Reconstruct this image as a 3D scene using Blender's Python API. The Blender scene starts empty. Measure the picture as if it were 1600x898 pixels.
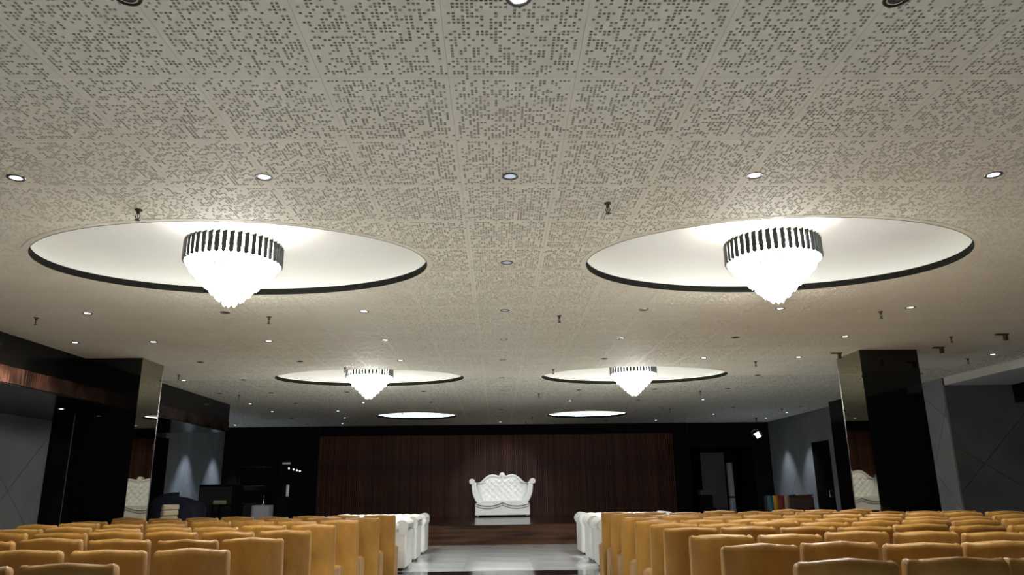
import bpy, bmesh, math, random
from mathutils import Vector, Matrix, noise

random.seed(7)
scene = bpy.context.scene
col = scene.collection
PI = math.pi

# ------------------------------------------------------------------ camera, world, exposure
CAM_H = 1.29
cam_data = bpy.data.cameras.new('camera')
cam_data.sensor_fit = 'HORIZONTAL'
cam_data.sensor_width = 36.0
cam_data.lens = 1155.0 / 1600.0 * 36.0
cam_data.clip_end = 200
cam = bpy.data.objects.new('camera', cam_data)
col.objects.link(cam)
scene.camera = cam
_fw = Vector(((777.5 - 800) / 1155, (766 - 449) / 1155, 1.0)).normalized()      # room's long axis seen by the lens
_ro = math.radians(-0.7)
_r = Vector((math.cos(_ro), math.sin(_ro), 0))
_r = (_r - _fw * _r.dot(_fw)).normalized()
_up = _r.cross(_fw)
_W = Matrix((_r, _fw, _up))                                                     # rows: room axes in lens axes
right = Vector((_W[0][0], _W[1][0], _W[2][0]))
down = Vector((_W[0][1], _W[1][1], _W[2][1]))
fwd = Vector((_W[0][2], _W[1][2], _W[2][2]))
cam.matrix_world = Matrix(((right.x, -down.x, -fwd.x, 0), (right.y, -down.y, -fwd.y, 0),
                           (right.z, -down.z, -fwd.z, CAM_H), (0, 0, 0, 1)))

world = bpy.data.worlds.new('world')
scene.world = world
world.use_nodes = True
world.node_tree.nodes['Background'].inputs[0].default_value = (0.55, 0.6, 0.7, 1)
world.node_tree.nodes['Background'].inputs[1].default_value = 0.0
vs = scene.view_settings
vs.view_transform = 'Standard'
vs.look = 'None'
vs.exposure = 0.14
vs.gamma = 1.0
vs.use_curve_mapping = False

CRYSTAL = 64.0          # glow of the chandelier crystals
COVE = 2.0              # glow of the hidden cove strips
SPOT = 1.0              # scale of the downlight beams

# ------------------------------------------------------------------ materials
def pmat(name, color, rough=0.5, metal=0.0, spec=0.5, ior=None, coat=0.0, sheen=0.0,
         var=None, vscale=(8, 8, 8), vdetail=4, bump=0.0, bscale=(60, 60, 60), bdist=0.01, emit=None, estr=0.0):
    m = bpy.data.materials.new(name)
    m.use_nodes = True
    nt = m.node_tree
    b = nt.nodes['Principled BSDF']
    b.inputs['Base Color'].default_value = (*color, 1)
    b.inputs['Roughness'].default_value = rough
    b.inputs['Metallic'].default_value = metal
    b.inputs['Specular IOR Level'].default_value = spec
    if ior: b.inputs['IOR'].default_value = ior
    b.inputs['Coat Weight'].default_value = coat
    b.inputs['Coat Roughness'].default_value = 0.08
    b.inputs['Sheen Weight'].default_value = sheen
    if emit:
        b.inputs['Emission Color'].default_value = (*emit, 1)
        b.inputs['Emission Strength'].default_value = estr
    if var or bump:
        tc = nt.nodes.new('ShaderNodeTexCoord')
    if var:
        mp = nt.nodes.new('ShaderNodeMapping'); mp.inputs['Scale'].default_value = vscale
        nt.links.new(tc.outputs['Object'], mp.inputs[0])
        n = nt.nodes.new('ShaderNodeTexNoise'); n.inputs['Detail'].default_value = vdetail; n.inputs['Scale'].default_value = 1.0
        nt.links.new(mp.outputs[0], n.inputs['Vector'])
        r = nt.nodes.new('ShaderNodeValToRGB')
        r.color_ramp.elements[0].position = 0.3; r.color_ramp.elements[1].position = 0.7
        r.color_ramp.elements[0].color = (*var, 1); r.color_ramp.elements[1].color = (*color, 1)
        nt.links.new(n.outputs[0], r.inputs[0])
        nt.links.new(r.outputs[0], b.inputs['Base Color'])
    if bump:
        mp2 = nt.nodes.new('ShaderNodeMapping'); mp2.inputs['Scale'].default_value = bscale
        nt.links.new(tc.outputs['Object'], mp2.inputs[0])
        n2 = nt.nodes.new('ShaderNodeTexNoise'); n2.inputs['Detail'].default_value = 3; n2.inputs['Scale'].default_value = 1.0
        nt.links.new(mp2.outputs[0], n2.inputs['Vector'])
        bp = nt.nodes.new('ShaderNodeBump'); bp.inputs['Strength'].default_value = bump; bp.inputs['Distance'].default_value = bdist
        nt.links.new(n2.outputs[0], bp.inputs['Height'])
        nt.links.new(bp.outputs[0], b.inputs['Normal'])
    return m

def emat(name, color, strength, sample='AUTO'):
    m = bpy.data.materials.new(name)
    m.use_nodes = True
    nt = m.node_tree
    nt.nodes.clear()
    o = nt.nodes.new('ShaderNodeOutputMaterial'); e = nt.nodes.new('ShaderNodeEmission')
    e.inputs[0].default_value = (*color, 1); e.inputs[1].default_value = strength
    nt.links.new(e.outputs[0], o.inputs[0])
    return m

CEIL_C = (0.80, 0.775, 0.665)
HOLE_C = (0.045, 0.040, 0.030)
M = {}
M['ceil'] = pmat('ceiling_board_paint', CEIL_C, 0.75, var=(0.755, 0.73, 0.62), vscale=(0.8, 0.8, 0.8))
M['hole'] = pmat('dark_acoustic_fleece', HOLE_C, 0.95)
M['dome'] = pmat('cove_white_paint', (0.46, 0.46, 0.44), 0.8)
M['lip'] = pmat('black_cove_lip', (0.004, 0.004, 0.003), 0.9, spec=0.1)
M['led_warm'] = emat('warm_cove_strip', (1.0, 0.97, 0.74), COVE)
M['led_cool'] = emat('cool_cove_strip', (0.86, 0.93, 1.0), COVE * 10.0)
M['crystal'] = emat('lit_crystal', (1.0, 0.985, 0.94), CRYSTAL)
M['blackbar'] = pmat('smoked_black_glass_bar', (0.010, 0.012, 0.012), 0.12, spec=0.6)
M['brass'] = pmat('pale_brass', (0.72, 0.62, 0.38), 0.3, metal=1.0)
M['blackglass'] = pmat('black_glass', (0.004, 0.004, 0.004), 0.03, ior=1.5)
M['mirror'] = pmat('bronze_mirror', (0.35, 0.32, 0.245), 0.02, metal=1.0)
M['chrome'] = pmat('polished_steel', (0.72, 0.73, 0.74), 0.2, metal=1.0)
M['black'] = pmat('matt_black', (0.004, 0.004, 0.004), 0.8, spec=0.08)
M['blackgloss'] = pmat('black_laminate', (0.004, 0.0035, 0.0035), 0.15, spec=0.18)
M['copper'] = pmat('brushed_copper', (0.10, 0.038, 0.02), 0.25, metal=1.0, var=(0.02, 0.008, 0.005), vscale=(6, 9, 2), bump=0.3, bscale=(40, 40, 2))
M['greywall'] = pmat('grey_cement_panel', (0.155, 0.165, 0.165), 0.6, var=(0.105, 0.112, 0.112), vscale=(1.3, 1.3, 1.3), vdetail=6)
M['groove'] = pmat('dark_panel_joint', (0.02, 0.02, 0.02), 0.8)
M['slat'] = pmat('dark_wood_slat', (0.125, 0.042, 0.023), 0.55, spec=0.2, var=(0.045, 0.014, 0.009), vscale=(2, 2, 0.7), vdetail=5)
def slat_variation(m):
    nt = m.node_tree; b = nt.nodes['Principled BSDF']
    src = b.inputs['Base Color'].links[0].from_socket
    oi = nt.nodes.new('ShaderNodeObjectInfo'); mr = nt.nodes.new('ShaderNodeMapRange')
    mr.inputs['To Min'].default_value = 0.6; mr.inputs['To Max'].default_value = 1.5
    nt.links.new(oi.outputs['Random'], mr.inputs['Value'])
    mul = nt.nodes.new('ShaderNodeVectorMath'); mul.operation = 'SCALE'
    nt.links.new(src, mul.inputs[0]); nt.links.new(mr.outputs[0], mul.inputs['Scale'])
    nt.links.new(mul.outputs[0], b.inputs['Base Color'])
slat_variation(M['slat'])
M['wallback'] = pmat('very_dark_wall', (0.010, 0.005, 0.004), 0.6)
M['stagewood'] = pmat('dark_walnut_boards', (0.10, 0.045, 0.024), 0.16, var=(0.022, 0.010, 0.006), vscale=(0.9, 7, 14), vdetail=6)
M['marble'] = pmat('pale_grey_marble', (0.70, 0.735, 0.765), 0.12, var=(0.47, 0.50, 0.525), vscale=(0.9, 2.0, 1), vdetail=8)
M['granite'] = pmat('black_granite', (0.012, 0.012, 0.014), 0.1)
M['satin'] = pmat('gold_satin', (0.42, 0.218, 0.042), 0.42, spec=0.35, sheen=0.1, var=(0.28, 0.132, 0.021), vscale=(5, 5, 2.0), bump=0.5, bscale=(10, 10, 5), bdist=0.03)
M['leather'] = pmat('white_leather', (0.80, 0.81, 0.78), 0.34, bump=0.1, bscale=(30, 30, 30))
M['stud'] = pmat('pewter_stud', (0.14, 0.12, 0.10), 0.4, metal=1.0)
M['plinth'] = pmat('dark_plinth', (0.01, 0.01, 0.01), 0.7)  # near-black of the stage core and sofa feet
M['dl_rim'] = pmat('black_downlight_rim', (0.012, 0.012, 0.014), 0.3)
M['dl_on'] = emat('lit_downlight_lens', (0.93, 0.96, 1.0), 5.0)
M['dl_mid'] = emat('dim_downlight_lens', (0.50, 0.56, 0.66), 1.0)
M['dl_off'] = pmat('unlit_downlight_lens', (0.05, 0.05, 0.06), 0.25)
M['spr'] = pmat('dull_brass_sprinkler', (0.07, 0.055, 0.035), 0.45, metal=0.6)

# ------------------------------------------------------------------ helpers
class MB:
    def __init__(s): s.v = []; s.f = []; s.mi = []
    def add(s, vs, fs, mi=0):
        k = len(s.v)
        s.v += [tuple(p) for p in vs]
        s.f += [tuple(i + k for i in f) for f in fs]
        s.mi += [mi] * len(fs)
        return s
    def box(s, x0, x1, y0, y1, z0, z1, mi=0):
        return s.add([(x0, y0, z0), (x1, y0, z0), (x1, y1, z0), (x0, y1, z0), (x0, y0, z1), (x1, y0, z1), (x1, y1, z1), (x0, y1, z1)],
                     [(0, 3, 2, 1), (4, 5, 6, 7), (0, 1, 5, 4), (1, 2, 6, 5), (2, 3, 7, 6), (3, 0, 4, 7)], mi)
    def cbox(s, x0, x1, y0, y1, z0, z1, c=0.01, mi=0):
        # box with chamfered edges
        vs = []
        for ax in range(3):
            for sx in (0, 1):
                for sy in (0, 1):
                    for sz in (0, 1):
                        p = [x0 if sx == 0 else x1, y0 if sy == 0 else y1, z0 if sz == 0 else z1]
                        sg = [1 if sx == 0 else -1, 1 if sy == 0 else -1, 1 if sz == 0 else -1]
                        for a in range(3):
                            if a != ax: p[a] += c * sg[a]
                        vs.append(tuple(p))
        bm = bmesh.new()
        for p in vs: bm.verts.new(p)
        bmesh.ops.convex_hull(bm, input=bm.verts)
        bm.verts.index_update()
        s.add([tuple(v.co) for v in bm.verts], [tuple(v.index for v in f.verts) for f in bm.faces], mi)
        bm.free()
        return s
    def tube(s, pts, r, n=8, cap=True, mi=0):
        pts = [Vector(p) for p in pts]
        rs = r if isinstance(r, (list, tuple)) else [r] * len(pts)
        vs = []
        for i, p in enumerate(pts):
            d = (pts[min(i + 1, len(pts) - 1)] - pts[max(i - 1, 0)])
            d = d.normalized() if d.length > 1e-9 else Vector((0, 0, 1))
            u = d.orthogonal().normalized() if abs(d.z) < 0.999 else Vector((1, 0, 0))
            if abs(d.z) < 0.999: u = d.cross(Vector((0, 0, 1))).normalized()
            w = d.cross(u).normalized()
            for k in range(n):
                a = 2 * PI * k / n
                vs.append(p + (u * math.cos(a) + w * math.sin(a)) * rs[i])
        fs = []
        for i in range(len(pts) - 1):
            for k in range(n):
                fs.append((i * n + k, i * n + (k + 1) % n, (i + 1) * n + (k + 1) % n, (i + 1) * n + k))
        if cap:
            fs.append(tuple(range(n))[::-1]); fs.append(tuple((len(pts) - 1) * n + k for k in range(n)))
        return s.add(vs, fs, mi)
    def lathe(s, prof, n=24, c=(0, 0, 0), mi=0, ax=1.0, ay=1.0):
        vs = []
        for r, z in prof:
            for k in range(n):
                a = 2 * PI * k / n
                vs.append((c[0] + r * ax * math.cos(a), c[1] + r * ay * math.sin(a), c[2] + z))
        fs = []
        for i in range(len(prof) - 1):
            for k in range(n):
                fs.append((i * n + k, i * n + (k + 1) % n, (i + 1) * n + (k + 1) % n, (i + 1) * n + k))
        return s.add(vs, fs, mi)
    def ering(s, rows, n=96, c=(0, 0), mi=0):
        # rows of (semi axis a, semi axis b, z): an elliptical strip
        vs = []
        for a_, b_, z in rows:
            for k in range(n):
                t = 2 * PI * k / n
                vs.append((c[0] + a_ * math.cos(t), c[1] + b_ * math.sin(t), z))
        fs = []
        for i in range(len(rows) - 1):
            for k in range(n):
                fs.append((i * n + k, i * n + (k + 1) % n, (i + 1) * n + (k + 1) % n, (i + 1) * n + k))
        return s.add(vs, fs, mi)
    def prism(s, poly, y0, y1, mi=0):
        # poly in (x, z), extruded along y
        n = len(poly)
        vs = [(x, y0, z) for x, z in poly] + [(x, y1, z) for x, z in poly]
        fs = [tuple(range(n)), tuple(range(2 * n - 1, n - 1, -1))] + [(i, (i + 1) % n + 0, (i + 1) % n + n, i + n)[::-1] for i in range(n)]
        return s.add(vs, fs, mi)
    def grid(s, nx, ny, fn, mi=0):
        vs = [fn(i / nx, j / ny) for j in range(ny + 1) for i in range(nx + 1)]
        fs = [(j * (nx + 1) + i, j * (nx + 1) + i + 1, (j + 1) * (nx + 1) + i + 1, (j + 1) * (nx + 1) + i) for j in range(ny) for i in range(nx)]
        return s.add(vs, fs, mi)
    def mesh(s, name, mats, smooth=False, angle=None):
        me = bpy.data.meshes.new(name)
        me.from_pydata(s.v, [], s.f)
        for m in (mats if isinstance(mats, (list, tuple)) else [mats]):
            me.materials.append(m)
        if any(s.mi): me.polygons.foreach_set('material_index', s.mi)
        me.validate(); me.update()
        if smooth:
            me.polygons.foreach_set('use_smooth', [True] * len(me.polygons))
            if angle: me.set_sharp_from_angle(angle=math.radians(angle))
        return me
    def build(s, name, mats, parent=None, smooth=False, angle=None, bevel=0.0):
        return link(name, s.mesh(name, mats, smooth, angle), parent, bevel=bevel)

def link(name, me, parent=None, loc=None, rz=None, bevel=0.0):
    o = bpy.data.objects.new(name, me)
    col.objects.link(o)
    if parent: o.parent = parent
    if loc: o.location = loc
    if rz is not None: o.rotation_euler.z = rz
    if bevel:
        md = o.modifiers.new('bevel', 'BEVEL'); md.width = bevel; md.segments = 2; md.limit_method = 'ANGLE'
    return o

def empty(name, loc=(0, 0, 0), rz=0.0, parent=None):
    o = bpy.data.objects.new(name, None)
    o.empty_display_size = 0.1
    col.objects.link(o); o.location = loc; o.rotation_euler.z = rz
    if parent: o.parent = parent
    return o

def tag(o, label=None, cat=None, group=None, kind=None):
    if label: o['label'] = label
    if cat: o['category'] = cat
    if group: o['group'] = group
    if kind: o['kind'] = kind
    return o

ORD = ['first', 'second', 'third', 'fourth', 'fifth', 'sixth', 'seventh', 'eighth', 'ninth', 'tenth', 'eleventh', 'twelfth']

# ------------------------------------------------------------------ the room
ZC = 3.46
XL, XR = -9.2, 9.36
YB, YF = 25.7, -5.0
BULK_X, BULK_Z, BULK_Y = -6.75, 2.78, 18.95
OV = [(-2.55, 6.96, 1.865, 1.18), (2.76, 6.96, 1.865, 1.21), (-2.505, 14.63, 1.85, 1.12), (2.735, 14.63, 1.845, 1.16),
      (-2.40, 22.4, 1.19, 1.12), (2.71, 22.45, 1.21, 1.08)]

# floor
floor = tag(MB().box(XL - 0.4, 13.0, YF - 0.3, YB + 0.4, -0.25, -0.02).build('floor', M['black']), 'pale grey marble floor of the hall with black granite band', kind='structure')
TX, TY = 1.2, 1.2
TX0, TY0 = -2.49, 12.1
tile_me = MB().box(-TX / 2 + .0015, TX / 2 - .0015, -TY / 2 + .0015, TY / 2 - .0015, -0.02, 0).mesh('tile', M['marble'])
GB0, GB1 = 12.35, 13.12     # black band across the aisle
ty0 = GB1
for j in range(6):
    y0 = ty0 + j * 1.047
    for i in range(5):
        o = link('tile', tile_me, floor, (TX0 - 0.0 + (i + 0.5) * TX - 0.5, y0 + 0.5235, 0))
        o.scale.y = 1.047 / TY
x_t0, x_t1 = TX0 - 0.5, TX0 - 0.5 + 5 * TX
for i in range(5):
    link('band_tile', MB().box(x_t0 + i * TX + .001, x_t0 + (i + 1) * TX - .001, GB0, GB1 - .002, -0.02, 0).mesh('band_tile', M['granite']), floor)
ff = MB()
for j in range(9):
    for i in range(5):
        o = link('tile', tile_me, floor, (x_t0 + (i + 0.5) * TX, GB0 - .002 - (j + 0.5) * 1.15, 0)); o.scale.y = 1.15 / TY
yn = GB0 - .002 - 9 * 1.15
ff.box(XL - .4, 13.0, YF - .3, yn, -0.02, 0)
ff.box(XL - .4, x_t0, yn, GB0, -0.02, 0); ff.box(x_t1, 13.0, yn, GB0, -0.02, 0)
ff.box(XL - .4, x_t0, GB0, YB + .4, -0.02, 0)
ff.box(x_t1, 13.0, GB0, YB + .4, -0.02, 0)
tag(ff.build('floor_field', M['marble'], floor), kind='stuff')

# ceiling: perforated boards
ceiling = tag(empty('ceiling', (0, 0, ZC)), 'perforated beige acoustic board ceiling with oval coves', kind='structure')
PX, PY = 0.693, 0.741
GX0, GY0 = -0.252, 3.584
NC = 31
hx = [0.0]; hy = [0.0]
for i in range(NC):
    hx += [(i + 0.19) / NC, (i + 0.83) / NC]; hy += [(i + 0.19) / NC, (i + 0.83) / NC]
hx.append(1.0); hy.append(1.0)

def perf_panel(rng, cut=None, cx=0, cy=0):
    mb = MB()
    G = 0.0003
    sx, sy = PX - 2 * G, PY - 2 * G
    n = len(hx)
    X = [(-0.5 + t) * sx for t in hx]; Y = [(-0.5 + t) * sy for t in hy]
    vs = [(X[i], Y[j], 0) for j in range(n) for i in range(n)]
    fs = []; mi = []
    D = 0.0125
    # plain strips are merged: walk each row and join runs of plain cells
    holes = {}
    for cj in range(NC):
        for ci in range(NC):
            edge = ci in (0, NC - 1) or cj in (0, NC - 1)
            if rng.random() < (0.05 if edge else 0.47): holes[(2 * ci + 1, 2 * cj + 1)] = 1
    def keep(i, j):
        if cut is None: return True
        a, b, A, B = cut
        x = cx + (X[i] + X[i + 1]) / 2 - a; y = cy + (Y[j] + Y[j + 1]) / 2 - b
        return (x / (A + 0.02)) ** 2 + (y / (B + 0.02)) ** 2 > 1.0
    for j in range(n - 1):
        run = None
        for i in range(n):
            ok = i < n - 1 and keep(i, j)
            h = ok and (i, j) in holes
            if ok and not h:
                if run is None: run = i
            else:
                if run is not None:
                    fs.append((j * n + run, (j + 1) * n + run, (j + 1) * n + i, j * n + i)); mi.append(0); run = None
            if h:
                k = len(vs)
                q = [(X[i], Y[j]), (X[i + 1], Y[j]), (X[i + 1], Y[j + 1]), (X[i], Y[j + 1])]
                vs += [(a, b, D) for a, b in q]
                fs.append((k, k + 3, k + 2, k + 1)); mi.append(1)
                base = [j * n + i, j * n + i + 1, (j + 1) * n + i + 1, (j + 1) * n + i]
                for e in range(4):
                    fs.append((base[e], base[(e + 1) % 4], k + (e + 1) % 4, k + e)); mi.append(0)
    mb.v = vs; mb.f = fs; mb.mi = mi
    used = sorted({i for f in fs for i in f})
    rm = {o: i for i, o in enumerate(used)}
    mb.v = [vs[o] for o in used]; mb.f = [tuple(rm[i] for i in f) for f in fs]
    return mb

# the far boards: the same pattern carried by the material
def far_board_material():
    m = bpy.data.materials.new('ceiling_board_far'); m.use_nodes = True
    nt = m.node_tree; b = nt.nodes['Principled BSDF']; b.inputs['Roughness'].default_value = 0.75
    N = nt.nodes.new; L = nt.links.new
    tc = N('ShaderNodeTexCoord'); sep = N('ShaderNodeSeparateXYZ'); L(tc.outputs['Object'], sep.inputs[0])
    def math_(op, a, bb=None):
        k = N('ShaderNodeMath'); k.operation = op
        for idx, v in ((0, a), (1, bb)):
            if v is None: continue
            if isinstance(v, (int, float)): k.inputs[idx].default_value = v
            else: L(v, k.inputs[idx])
        return k.outputs[0]
    res = []
    for axis, (g0, p) in enumerate(((GX0, PX), (GY0, PY))):
        u = math_('MULTIPLY', math_('SUBTRACT', sep.outputs[axis], g0), NC / p)
        c = math_('FLOOR', u); fr = math_('FRACT', u)
        inside = math_('MULTIPLY', math_('GREATER_THAN', fr, 0.19), math_('LESS_THAN', fr, 0.83))
        mod = math_('FLOORED_MODULO', c, NC)
        inner = math_('MULTIPLY', math_('GREATER_THAN', mod, 0.5), math_('LESS_THAN', mod, NC - 1.5))
        res.append((c, inside, inner))
    cmb = N('ShaderNodeCombineXYZ'); L(res[0][0], cmb.inputs[0]); L(res[1][0], cmb.inputs[1])
    wn = N('ShaderNodeTexWhiteNoise'); wn.noise_dimensions = '3D'; L(cmb.outputs[0], wn.inputs['Vector'])
    inner = math_('MULTIPLY', res[0][2], res[1][2])
    thr = math_('ADD', 0.05, math_('MULTIPLY', inner, 0.42))
    hole = math_('MULTIPLY', math_('LESS_THAN', wn.outputs['Value'], thr), math_('MULTIPLY', res[0][1], res[1][1]))
    mix = N('ShaderNodeMix'); mix.data_type = 'RGBA'
    L(hole, mix.inputs['Factor']); mix.inputs['A'].default_value = (*[c * 0.97 for c in CEIL_C], 1); mix.inputs['B'].default_value = (*HOLE_C, 1)
    L(mix.outputs['Result'], b.inputs['Base Color'])
    return m
M['ceil_far'] = far_board_material()

rng = random.Random(3)
variants = [perf_panel(rng).mesh('panel', [M['ceil'], M['hole']]) for _ in range(6)]
far = MB()
i0 = math.floor((XL - GX0) / PX); i1 = math.ceil((XR - GX0) / PX)
j0 = math.floor((YF - GY0) / PY); j1 = math.ceil((YB - GY0) / PY)
cells = []
for j in range(j0, j1):
    for i in range(i0, i1):
        x0 = GX0 + i * PX; y0 = GY0 + j * PY
        cx, cy = x0 + PX / 2, y0 + PY / 2
        # inside an oval?
        cut = None; inside = False
        for (a, b, A, B) in OV + [(-2.5, -0.73, 1.76, 1.19), (2.7, -0.73, 1.76, 1.19)]:
            ins = [((x - a) / (A + .02)) ** 2 + ((y - b) / (B + .02)) ** 2 < 1 for x in (x0, cx, x0 + PX) for y in (y0, cy, y0 + PY)]
            if all(ins): inside = True
            elif any(ins) or (((cx - a) / (A + .4)) ** 2 + ((cy - b) / (B + .4)) ** 2 < 1): cut = (a, b, A, B)
        if inside: continue
        zc = 0.964 * y0 + 0.57
        visible = y0 > 2.0 and abs(cx - 0.02 * y0) < zc * 0.72 + 0.8
        cells.append((i, j, x0, y0, cx, cy, cut, visible))
vis = sorted([c for c in cells if c[7] and c[2] > XL and c[2] + PX < XR], key=lambda c: c[3])[:296]
near_ids = {(c[0], c[1]) for c in vis}
for c in vis:
    i, j, x0, y0, cx, cy, cut, _ = c
    if cut:
        me = perf_panel(rng, cut, cx, cy).mesh('panel', [M['ceil'], M['hole']])
    else:
        me = variants[rng.randrange(6)]
    link('panel', me, ceiling, (cx, cy, 0))
for c in cells:
    i, j, x0, y0, cx, cy, cut, _ = c
    if (i, j) in near_ids: continue
    xa, xb = max(x0, XL) + .001, min(x0 + PX, XR) - .001
    ya, yb = max(y0, YF) + .001, min(y0 + PY, YB) - .001
    if xb <= xa or yb <= ya: continue
    if not cut:
        far.add([(xa, ya, 0), (xb, ya, 0), (xb, yb, 0), (xa, yb, 0)], [(0, 3, 2, 1)])
    else:
        a, b, A, B = cut; n = 26
        for q in range(n):
            for p in range(n):
                u0 = xa + (xb - xa) * p / n; u1 = xa + (xb - xa) * (p + 1) / n; v0 = ya + (yb - ya) * q / n; v1 = ya + (yb - ya) * (q + 1) / n
                if (((u0 + u1) / 2 - a) / (A + .02)) ** 2 + (((v0 + v1) / 2 - b) / (B + .02)) ** 2 > 1:
                    far.add([(u0, v0, 0), (u1, v0, 0), (u1, v1, 0), (u0, v1, 0)], [(0, 3, 2, 1)])
tag(far.build('panel_field', M['ceil_far'], ceiling), kind='stuff')

# oval coves
def cove(a, b, A, B, led, strip=True):
    h = 0.46
    rows = []
    for k in range(13):
        t = k / 12 * PI / 2
        rows.append(((A + 0.26) * math.cos(t) + 1e-4, (B + 0.26) * math.cos(t) + 1e-4, 0.10 + (h - 0.10) * math.sin(t) ** 0.9))
    rows = [(A + 0.006, B + 0.006, 0.062), (A + 0.26, B + 0.26, 0.062)] + rows
    d = MB().ering(rows).build('cove_dome', M['dome'], ceiling, smooth=True, angle=50)
    d.location = (a, b, 0)
    MB().ering([(A + 0.006, B + 0.006, 0.0), (A, B, -0.004), (A, B, 0.066), (A + 0.006, B + 0.006, 0.066)]).build('cove_lip', M['lip'], d, smooth=True, angle=40)
    MB().ering([(A + 0.004, B + 0.004, -0.002), (A + 0.055, B + 0.055, -0.002), (A + 0.055, B + 0.055, 0.004)]).build('cove_rim', M['ceil'], d, smooth=True, angle=40)
    if strip:
        MB().ering([(A + 0.05, B + 0.05, 0.07), (A + 0.075, B + 0.075, 0.085), (A + 0.10, B + 0.10, 0.07)]).build('light_strip', led, d)
    return d
for k, (a, b, A, B) in enumerate(OV):
    cove(a, b, A, B, M['led_cool'] if k >= 4 else M['led_warm'])
for a in (-2.5, 2.7):
    cove(a, -0.73, 1.76, 1.19, M['led_warm'])

# walls ---------------------------------------------------------------------------
def wall_strip_boards(parent, P0, U, N, L, z0, z1, lines, mat, gap=0.012, th=0.02):
    """cut rectangle [0,L]x[z0,z1] by lines (u0,z0,u1,z1) into boards, each a child of parent"""
    polys = [[(0, z0), (L, z0), (L, z1), (0, z1)]]
    for (ua, za, ub, zb) in lines:
        nx, nz = -(zb - za), (ub - ua)
        ln = math.hypot(nx, nz); nx /= ln; nz /= ln
        out = []
        for poly in polys:
            for sgn in (1, -1):
                res = []
                n = len(poly)
                for k in range(n):
                    p, q = poly[k], poly[(k + 1) % n]
                    dp = sgn * ((p[0] - ua) * nx + (p[1] - za) * nz) - gap / 2
                    dq = sgn * ((q[0] - ua) * nx + (q[1] - za) * nz) - gap / 2
                    if dp >= 0: res.append(p)
                    if (dp >= 0) != (dq >= 0):
                        t = dp / (dp - dq)
                        res.append((p[0] + (q[0] - p[0]) * t, p[1] + (q[1] - p[1]) * t))
                if len(res) >= 3: out.append(res)
        polys = out
    for poly in polys:
        n = len(poly)
        f = [P0 + U * u + Vector((0, 0, z)) + N * th for u, z in poly]
        bk = [P0 + U * u + Vector((0, 0, z)) for u, z in poly]
        MB().add(f + bk, [tuple(range(n)), tuple(range(2 * n - 1, n - 1, -1))] + [(k, k + n, (k + 1) % n + n, (k + 1) % n) for k in range(n)]).build('board', mat, parent)

# left wall with its black bulkhead
wl = tag(MB().box(XL - 0.3, XL - 0.02, YF, YB + .3, 0, ZC).build('wall_left', M['groove']), 'dark left wall with grey cement boards', kind='structure')
def xlines(u0, u1, z0, z1, n):
    out = []
    w = (u1 - u0) / n
    for k in range(n):
        out.append((u0 + k * w, z0, u0 + (k + 1) * w, z1)); out.append((u0 + (k + 1) * w, z0, u0 + k * w, z1))
    return out
wall_strip_boards(wl, Vector((XL - 0.02, 8.0, 0)), Vector((0, 1, 0)), Vector((1, 0, 0)), 7.65, 0, BULK_Z,
                  [(5.2, 0.0, 7.75, 2.6), (5.1, 2.75, 7.75, 0.3), (0.5, 0, 3.2, 2.78), (0.5, 2.78, 3.2, 0)], M['greywall'])
wall_strip_boards(wl, Vector((XL - 0.02, 21.1, 0)), Vector((0, 1, 0)), Vector((1, 0, 0)), 4.5, 0, 3.3,
                  [(0.4, 0.5, 3.2, 2.9), (0.6, 3.2, 3.0, 0.3), (2.2, 3.3, 4.4, 0.5)], M['greywall'])
MB().cbox(XL - 0.02, XL + 0.10, 15.66, 21.08, 0, BULK_Z, 0.004).build('black_panel', M['blackgloss'], wl)
MB().box(XL - 0.02, XL + 0.03, YF, 7.98, 0, BULK_Z).build('black_panel', M['blackgloss'], wl)
bk = tag(MB().box(XL, BULK_X, YF, BULK_Y, BULK_Z, ZC - 0.001).build('trim_1', M['blackgloss']), 'black ceiling bulkhead with copper band along the left wall', kind='structure')
cb = MB()
cb.grid(2, 320, lambda u, v: (BULK_X + 0.004 + 0.012 * noise.noise(Vector((0, v * 60, u * 2))), YF + 0.5 + v * (BULK_Y - YF - 0.5), BULK_Z + 0.002 + u * 0.225 + 0.02))
cb.v = [(x + 0.012, y, z) for x, y, z in cb.v]
cb.build('copper_band', M['copper'], bk, smooth=True)

# right wall, with an alcove for Y < 15.3
wr = tag(MB().box(XR, XR + 0.28, 15.3, YB + .3, 0, ZC).build('wall_right', M['groove']), 'grey cement board wall on the right of the hall', kind='structure')
wall_strip_boards(wr, Vector((XR, 19.69, 0)), Vector((0, 1, 0)), Vector((-1, 0, 0)), 1.38, 0, ZC, [(0.0, 0.4, 1.4, 2.2)], M['greywall'])
wall_strip_boards(wr, Vector((XR, 22.25, 0)), Vector((0, 1, 0)), Vector((-1, 0, 0)), 3.45, 0, ZC,
                  [(-0.3, 0.7, 2.3, 3.2), (0.2, 3.1, 2.6, 0.2), (2.4, 3.4, 3.5, 0.6)], M['greywall'])
wall_strip_boards(wr, Vector((XR, 21.07, 0)), Vector((0, 1, 0)), Vector((-1, 0, 0)), 1.18, 2.56, ZC, [], M['greywall'])
wall_strip_boards(wr, Vector((XR, 15.32, 0)), Vector((0, 1, 0)), Vector((-1, 0, 0)), 3.27, 0, ZC,
                  [(-0.1, 2.55, 1.3, 3.5), (-0.2, 3.2, 1.0, 1.2), (-0.3, 0.5, 1.4, 2.2), (1.2, 0, 4.0, 3.4), (1.4, 3.4, 4.2, 0.1)], M['greywall'])
MB().cbox(XR - 0.52, XR - 0.001, 18.60, 19.68, 0, ZC, 0.004).build('black_pier', M['blackgloss'], wr)
dr = tag(MB().box(XR - 0.03, XR - 0.001, 21.08, 22.24, 0.0, 2.555).build('door_1', M['blackgloss']), 'tall black flush door set in the grey cement wall', kind='structure')
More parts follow.
